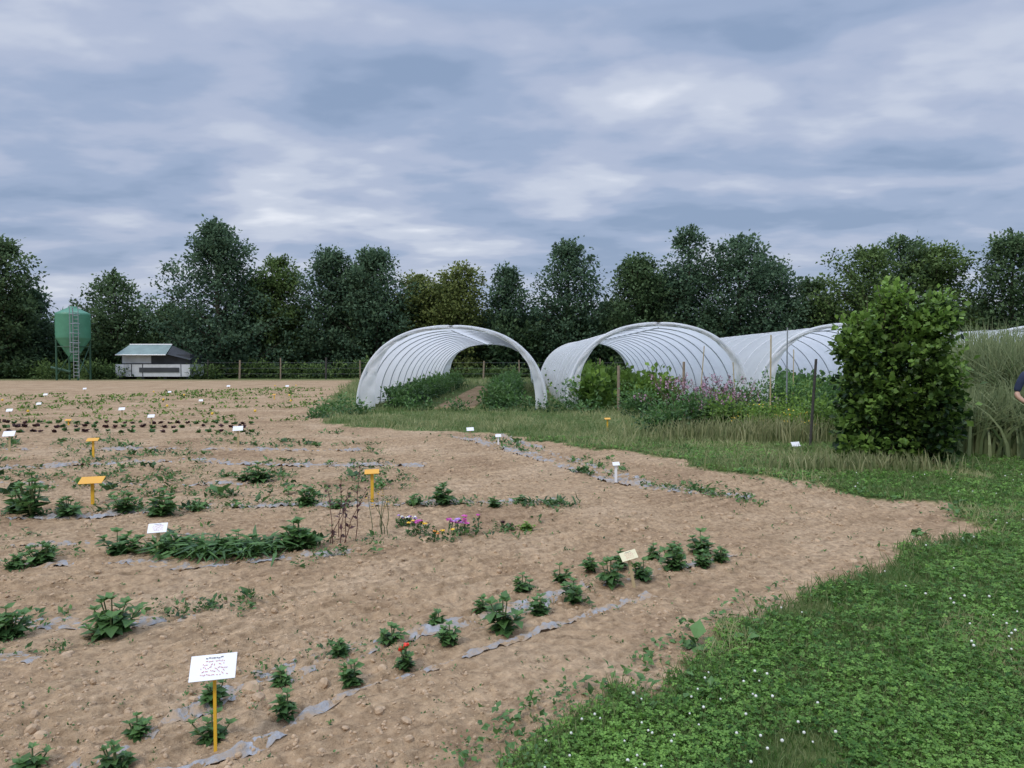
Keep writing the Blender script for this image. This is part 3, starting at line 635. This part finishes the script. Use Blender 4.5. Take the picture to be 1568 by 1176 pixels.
g=Geo()
V=[(hx-3.1,hy-1.9,2.25),(hx+1.4,hy-1.9,2.25),(hx+1.1,hy,3.15),(hx-2.8,hy,3.15),(hx-3.1,hy+1.9,2.25),(hx+1.4,hy+1.9,2.25),(hx-3.1,hy-1.9,2.17),(hx+1.4,hy-1.9,2.17)]
g.add(V,[(0,1,2,3),(3,2,5,4),(6,7,1,0)]); 
V=[(hx+1.4,hy-1.7,2.25),(hx+3.4,hy-1.6,1.75),(hx+3.2,hy,2.1),(hx+1.1,hy,3.1),(hx+1.4,hy+1.7,2.25),(hx+3.4,hy+1.7,1.75)]
g.add(V,[(0,1,2,3),(3,2,5,4)],.5,1); g.build('roof',[M_roof,M_dark],False,None,e)
g=Geo(); tube(g,[(hx-3.1,hy-1.96,2.2),(hx+1.4,hy-1.96,2.2)],.05,6); tube(g,[(hx-2.8,hy,3.17),(hx+1.1,hy,3.17)],.06,6); g.build('roof_trim',[M_label],False,None,e)
# ---------------------------------------------------------------- fence
e=empty('wire_fence',(0,66.5,0)); g=Geo(); gw=Geo(); xs=np.arange(-28,46,3.6)
for k,xx in enumerate(xs): 
    xx+=rng.normal()*.25; tube(g,[(xx,66.5,-.1),(xx+rng.normal()*.06,66.5,1.6+.4*rng.random())],.085 if k%2 else .06,6,.5,1 if k%3 else 0)
for z in (.5,1.0,1.5): tube(gw,[(-28,66.45,z),(45,66.45,z)],.006,4)
g.build('posts',[M_dwood,M_wood],False,None,e); gw.build('wires',[M_wire],False,None,e)
# ---------------------------------------------------------------- trees
def tree(u,vt,wpx,y,mat,kind='cone',base=.06,nleaf=12000,name='broadleaf_tree',ls=.40,tb=.45):
    x=XU(u,y); h=HZ(vt,y); w=wpx/FP*y; g=Geo(); z0=h*base
    lean=rng.normal()*.25
    tr=np.array([[x,y,0],[x+lean*.2,y,h*.25],[x+lean*.5,y,h*.5],[x+lean*.8,y,h*.75],[x+lean,y,h*.95]]); tr[1:4,:2]+=rng.normal(size=(3,2))*.12
    tube(g,tr,np.array([.30,.24,.17,.09,.03])*h/13,8,.5,1)
    nl=int(50+w*3.6); fs=np.sort(rng.random(nl)**.9); az=np.arange(nl)*2.4+rng.uniform(0,6)
    per=int(nleaf/nl); asym=rng.uniform(.78,1.2,8)
    for f,a in zip(fs,az):
        if kind=='cone': R=w/2*((.92+f*.4) if f<.2 else max(0,((1-f)/.8))**.62)
        elif kind=='round': R=w/2*max(.12,1-max(0,(f-.35)/.65)**2.6)**.5
        else: R=w/2*max(.10,1-max(0,(f-.3)/.7)**2)**.62
        R*=asym[(int(a/.785)+int(f*4)*3)%8]*rng.uniform(.72,1.1)
        rise=(.25+.55*f)*R+rng.uniform(0,.5); zt=z0+(h-z0)*f; zb=max(zt-rise,.4)
        bx_=np.interp(zb,tr[:,2],tr[:,0]); bp=np.array([bx_,y,zb])
        tip=np.array([x+lean*f+math.cos(a)*R,y+math.sin(a)*R,min(zt+rng.uniform(-.2,.4),h)])
        mid=bp*.5+tip*.5+[0,0,-.08*R]
        tube(g,[bp,mid,tip],[.07*(1-f*.6),.04,.012],4,.5,1)
        ns=10; t=rng.uniform(.12,1,ns)**.75; t[0]=1
        sc=bp*(1-t[:,None])+tip*t[:,None]+rng.normal(size=(ns,3))*(.14+.15*R*(1.2-t[:,None]))*np.array([1.,1.,.8])
        k=per//ns; c=np.repeat(sc,k,0); o=rng.normal(size=(ns*k,3))*np.array([.44,.44,.34])*(1.15-.4*np.repeat(t,k))[:,None]
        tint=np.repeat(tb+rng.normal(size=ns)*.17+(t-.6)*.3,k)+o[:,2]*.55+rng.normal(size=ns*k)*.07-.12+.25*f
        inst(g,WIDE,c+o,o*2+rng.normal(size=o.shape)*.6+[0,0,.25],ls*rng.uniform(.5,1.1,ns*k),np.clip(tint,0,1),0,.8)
    # ascending leader shoots that break up the skyline
    for k in range(7):
        hh=rng.uniform(.4,1.3); fx=rng.normal()*.14*w*(.35 if kind=='cone' else 1)
        b=np.array([x+lean+fx,y+rng.normal()*.3,h-rng.uniform(.3,1.0)-abs(fx)*.5]); m_=60; tt=rng.random(m_)
        o=rng.normal(size=(m_,3))*(.30*(1-tt*.8))[:,None]*[1,1,.5]; o[:,2]+=tt*hh; inst(g,WIDE,b+o,rng.normal(size=(m_,3))*.6+[0,0,.7],ls*.75,np.clip(rng.normal(.6,.12,m_),0,1),0)
    return g.build(name,[M_tree[mat],M_bark],False,(x,y,0))
T=[(-2,372,128,70,0,'round'),(52,445,60,74,1,'round'),(178,424,112,76,0,'round'),(340,342,215,74,1,'cone'),(262,470,90,77,0,'round'),(432,396,105,77,3,'round'),(400,430,110,78,1,'round'),(508,385,112,76,1,'oval'),(580,386,130,75,1,'oval'),(545,410,110,78,0,'round'),
 (645,422,95,77,2,'round'),(703,410,84,76,2,'round'),(672,440,90,79,2,'round'),(778,414,76,77,1,'oval'),(868,374,124,76,1,'oval'),(975,396,112,75,0,'oval'),(1048,357,118,76,1,'oval'),(1010,425,110,79,0,'round'),
 (1130,363,145,75,1,'oval'),(1185,406,105,77,1,'round'),(1243,432,100,78,0,'round'),(1320,384,140,73,3,'round'),(1430,378,130,74,3,'round'),(1375,368,150,76,0,'round'),(1552,364,125,70,0,'round'),(1650,370,150,72,0,'round'),(-95,360,160,72,0,'round'),(735,484,80,80,1,'round'),(820,484,70,80,0,'round'),(930,466,80,80,0,'round'),(1490,466,80,80,0,'round')]
for q in T:
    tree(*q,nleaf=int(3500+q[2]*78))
g=Geo()
for xx in np.arange(-70,75,1.5):
    y=76+rng.normal()*1.2; hh=4.0+3.4*vn(np.array([xx*.16]),np.array([0.]),140)[0]+rng.random()*.8
    if -47<xx<-36: hh*=.72
    clumps(g,(xx,y,hh*.5),(1.7,1.1,hh*.5),28,24,.5,LEAF,0,.45,.28,.18,.3,.4,.3)
g.build('hedgerow',[M_tree[0]])
g=Geo()
for xx in np.arange(-70,75,1.6):
    y=69.5+rng.normal()*.8; hh=.7+1.1*vn(np.array([xx*.25]),np.array([0.]),141)[0]
    if abs(xx-hx)<4.5 : y=72
    clumps(g,(xx,y,hh*.4),(1.3,.6,hh*.6),12,22,.3,LEAF,0,.25,.45,.2,.5,.4,.3)
for xx in (hx-4.6,hx-5.6,hx+4.3,hx+5.4,sx+2.4,sx-2.6,sx-4): clumps(g,(xx,66.5,.6),(1.0,.6,.9),14,24,.28,LEAF,0,.25,.45,.2,.5,.4,.3)
g.build('undergrowth',[M_tree[3]])
g=Geo()
for xx in np.arange(-110,115,2.6):
    hh=5.4+3.6*vn(np.array([xx*.1]),np.array([5.]),142)[0]+rng.random()
    clumps(g,(xx,98+rng.normal()*2,hh*.5),(2.4,1.5,hh*.5),34,22,.7,LEAF,0,.65,.4,.15,.3,.4,.3)
g.build('distant_tree_line',[M_tree[1]])
# ---------------------------------------------------------------- person
def skin(name,verts,edges,rad,mat,parent,root=0,sub=2):
    me=bpy.data.meshes.new(name); me.from_pydata([Vector(v) for v in verts],edges,[]); ob=bpy.data.objects.new(name,me); bpy.context.scene.collection.objects.link(ob)
    ob.modifiers.new('skin','SKIN'); 
    bpy.context.view_layer.update()
    lay=me.skin_vertices[0].data if len(me.skin_vertices) else None
    if lay:
        for i,r_ in enumerate(rad): lay[i].radius=(r_ if isinstance(r_,tuple) else (r_,r_)); lay[i].use_root=(i==root)
    s=ob.modifiers.new('sub','SUBSURF'); s.levels=sub; s.render_levels=sub
    me.materials.append(mat); ob.parent=parent; return ob
M_navy=plain('navy_shirt',(.02,.03,.07),.8,0,.2,20); M_trou=plain('grey_trousers',(.08,.08,.09),.8); M_skin=plain('skin',(.50,.30,.21),.5,0,.06); M_hair=plain('brown_hair',(.06,.04,.025),.7,0,.3,30); M_shoe=plain('shoe',(.03,.03,.03),.6)
px_,py_=8.20,11.5; pz=float(gz(np.array([px_]),np.array([py_]))[0])
e=empty('standing_person',(px_,py_,pz))
skin('shirt_torso',[(0,0,1.02),(0,0,1.2),(0,.0,1.38),(0,0,1.48),(0,0,1.53),(-.20,0,1.47),(-.27,.02,1.32),(-.31,.03,1.18),(.20,0,1.47),(.25,0,1.30),(.27,0,1.16)],[(0,1),(1,2),(2,3),(3,4),(3,5),(5,6),(6,7),(3,8),(8,9),(9,10)],[(.16,.12),(.155,.115),(.17,.12),(.12,.09),(.065,.065),(.07,.07),(.06,.06),(.052,.052),(.07,.07),(.06,.06),(.055,.055)],M_navy,e)
skin('trousers',[(0,0,1.04),(0,0,.95),(-.10,0,.86),(-.11,-.02,.5),(-.12,.02,.09),(.10,0,.86),(.12,-.02,.5),(.13,.02,.09)],[(0,1),(1,2),(2,3),(3,4),(1,5),(5,6),(6,7)],[(.155,.12),(.165,.13),.095,.07,.055,.095,.07,.055],M_trou,e)
def hand(c,d,sd):
    c=np.array(c); d=nrm(np.array(d,float)); V=[tuple(c)];E=[];R_=[.026]; V.append(tuple(c+d*.05));E.append((0,1));R_.append((.034,.02))
    for k in range(4):
        o=np.array([0,(k-1.5)*.021,0]); L_=[.075,.085,.08,.06][k]; b=len(V)
        V+= [tuple(c+d*.08+o),tuple(c+d*(.08+L_*.5)+o*1.1+[sd*.008,0,0]),tuple(c+d*(.08+L_)+o*1.1+[sd*.025,0,0])]; E+=[(1,b),(b,b+1),(b+1,b+2)]; R_+=[.010,.009,.008]
    b=len(V); V+=[tuple(c+d*.03+[0,-.04,0]),tuple(c+d*.07+[sd*.01,-.06,0])]; E+=[(0,b),(b,b+1)]; R_+=[.012,.009]
    return V,E,R_
skin('forearm_left',[(-.305,.03,1.20),(-.32,.0,1.12),(-.27,-.06,1.05),(-.20,-.09,1.0)],[(0,1),(1,2),(2,3)],[.045,.045,.036,.027],M_skin,e)
skin('forearm_right',[(.27,0,1.18),(.28,-.01,1.10),(.29,-.05,.97),(.29,-.08,.87)],[(0,1),(1,2),(2,3)],[.045,.042,.035,.027],M_skin,e)
for nm,c,d,s in (('hand_left',(-.20,-.09,1.0),(.8,-.1,-.5),1),('hand_right',(.29,-.08,.87),(0,-.1,-1),-1)):
    V,E,R_=hand(c,d,s); skin(nm,V,E,R_,M_skin,e,0,2)
skin('head',[(0,.0,1.5),(0,-.005,1.58),(0,-.01,1.64),(0,.0,1.72),(0,.01,1.78),(0,-.10,1.68)],[(0,1),(1,2),(2,3),(3,4),(2,5)],[.055,.058,(.07,.085),(.078,.095),(.06,.075),.012],M_skin,e)
g=Geo(); lathe(g,(0,.025,1.72),[(.088,-.04),(.094,.0),(.090,.05),(.065,.09),(.03,.105),(.001,.108)],20); ob=g.build('hair',[M_hair],True); ob.parent=e
g=Geo()
for s in (-1,1):
    inst(g,BLOB,np.array([[s*.03,-.088,1.715]]),(0,1,0),.011,.5,0); inst(g,BLOB,np.array([[s*.083,.0,1.70]]),(0,1,0),np.array([[.01,.02,.032]]),.5,1); inst(g,BLOB,np.array([[s*.11,-.05,.05]]),(0,1,0),np.array([[.05,.13,.05]]),.5,3)
inst(g,BLOB,np.array([[0,-.085,1.635]]),(0,1,0),np.array([[.022,.006,.006]]),.5,2)
ob=g.build('facial_features_and_shoes',[M_ink2,M_skin,M_ink,M_shoe],True); ob.parent=e
# ---------------------------------------------------------------- sky, sun, camera
w=bpy.data.worlds.new('World'); bpy.context.scene.world=w; w.use_nodes=True; nt=w.node_tree; L=nt.links.new
bg=nt.nodes['Background']
sky=nt.nodes.new('ShaderNodeTexSky'); sky.sky_type='NISHITA'; sky.sun_disc=False; sky.sun_elevation=math.radians(48); sky.sun_rotation=math.radians(215); sky.air_density=1.5; sky.dust_density=3
tc=nt.nodes.new('ShaderNodeTexCoord'); sp=nt.nodes.new('ShaderNodeSeparateXYZ'); L(tc.outputs['Generated'],sp.inputs[0])
def mth(op,a,b=None,c=None):
    n=nt.nodes.new('ShaderNodeMath'); n.operation=op
    for i,q in enumerate((a,b,c)):
        if q is None: continue
        if isinstance(q,(int,float)): n.inputs[i].default_value=q
        else: L(q,n.inputs[i])
    return n.outputs[0]
zc=mth('ADD',mth('MAXIMUM',sp.outputs[2],0.0),.14)
cb=nt.nodes.new('ShaderNodeCombineXYZ'); L(mth('DIVIDE',sp.outputs[0],zc),cb.inputs[0]); L(mth('DIVIDE',sp.outputs[1],zc),cb.inputs[1])
mp=nt.nodes.new('ShaderNodeMapping'); mp.inputs['Rotation'].default_value=(0,0,.35); mp.inputs['Scale'].default_value=(1.0,1.35,1); mp.inputs['Location'].default_value=(8.3,4.2,0); L(cb.outputs[0],mp.inputs[0])
n1=noise(nt,1.5,4,.45,mp.outputs[0],.15); n2=noise(nt,.55,2,.5,mp.outputs[0],.1); n3=noise(nt,4.2,4,.5,mp.outputs[0],.15)
s=mth('ADD',mth('MULTIPLY',n1.outputs['Fac'],.58),mth('ADD',mth('MULTIPLY',n2.outputs['Fac'],.24),mth('MULTIPLY',n3.outputs['Fac'],.18)))
r=ramp(nt,[(.40,(.25,.335,.50)),(.47,(.325,.405,.575)),(.53,(.42,.48,.635)),(.59,(.54,.59,.715)),(.68,(.78,.81,.89))]); r.color_ramp.interpolation='EASE'; L(s,r.inputs['Fac'])
hz=nt.nodes.new('ShaderNodeMapRange'); hz.inputs[1].default_value=0; hz.inputs[2].default_value=.16; hz.inputs[3].default_value=.45; hz.inputs[4].default_value=0; L(sp.outputs[2],hz.inputs[0])
mh=nt.nodes.new('ShaderNodeMixRGB'); L(hz.outputs[0],mh.inputs[0]); L(r.outputs[0],mh.inputs[1]); mh.inputs[2].default_value=(.47,.53,.66,1)
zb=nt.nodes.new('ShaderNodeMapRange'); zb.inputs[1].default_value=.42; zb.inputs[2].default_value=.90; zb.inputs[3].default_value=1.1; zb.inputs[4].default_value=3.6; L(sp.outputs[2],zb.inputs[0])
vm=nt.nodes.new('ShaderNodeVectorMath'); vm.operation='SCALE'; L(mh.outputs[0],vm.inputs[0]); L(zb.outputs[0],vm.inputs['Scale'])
vs=nt.nodes.new('ShaderNodeVectorMath'); vs.operation='SCALE'; L(sky.outputs[0],vs.inputs[0]); vs.inputs['Scale'].default_value=.1
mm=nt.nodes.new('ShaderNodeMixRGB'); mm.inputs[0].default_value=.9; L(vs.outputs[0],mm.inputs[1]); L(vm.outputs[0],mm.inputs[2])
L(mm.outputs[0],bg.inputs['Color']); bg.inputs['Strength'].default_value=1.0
sl=bpy.data.lights.new('sun','SUN'); sl.energy=1.5; sl.angle=math.radians(12); sl.color=(1,.93,.83); so=bpy.data.objects.new('sun',sl)
so.rotation_euler=(math.radians(42),0,math.radians(-35)); bpy.context.scene.collection.objects.link(so)
cam=bpy.data.cameras.new('camera'); co=bpy.data.objects.new('camera',cam); bpy.context.scene.collection.objects.link(co)
cam.sensor_width=36; cam.lens=36*FP/1568; co.location=(0,0,H); co.rotation_euler=(math.pi/2-P,0,0); cam.clip_end=6000; cam.clip_start=.05
sc=bpy.context.scene; sc.camera=co; sc.view_settings.view_transform='Standard'; sc.view_settings.look='None'; sc.view_settings.exposure=0
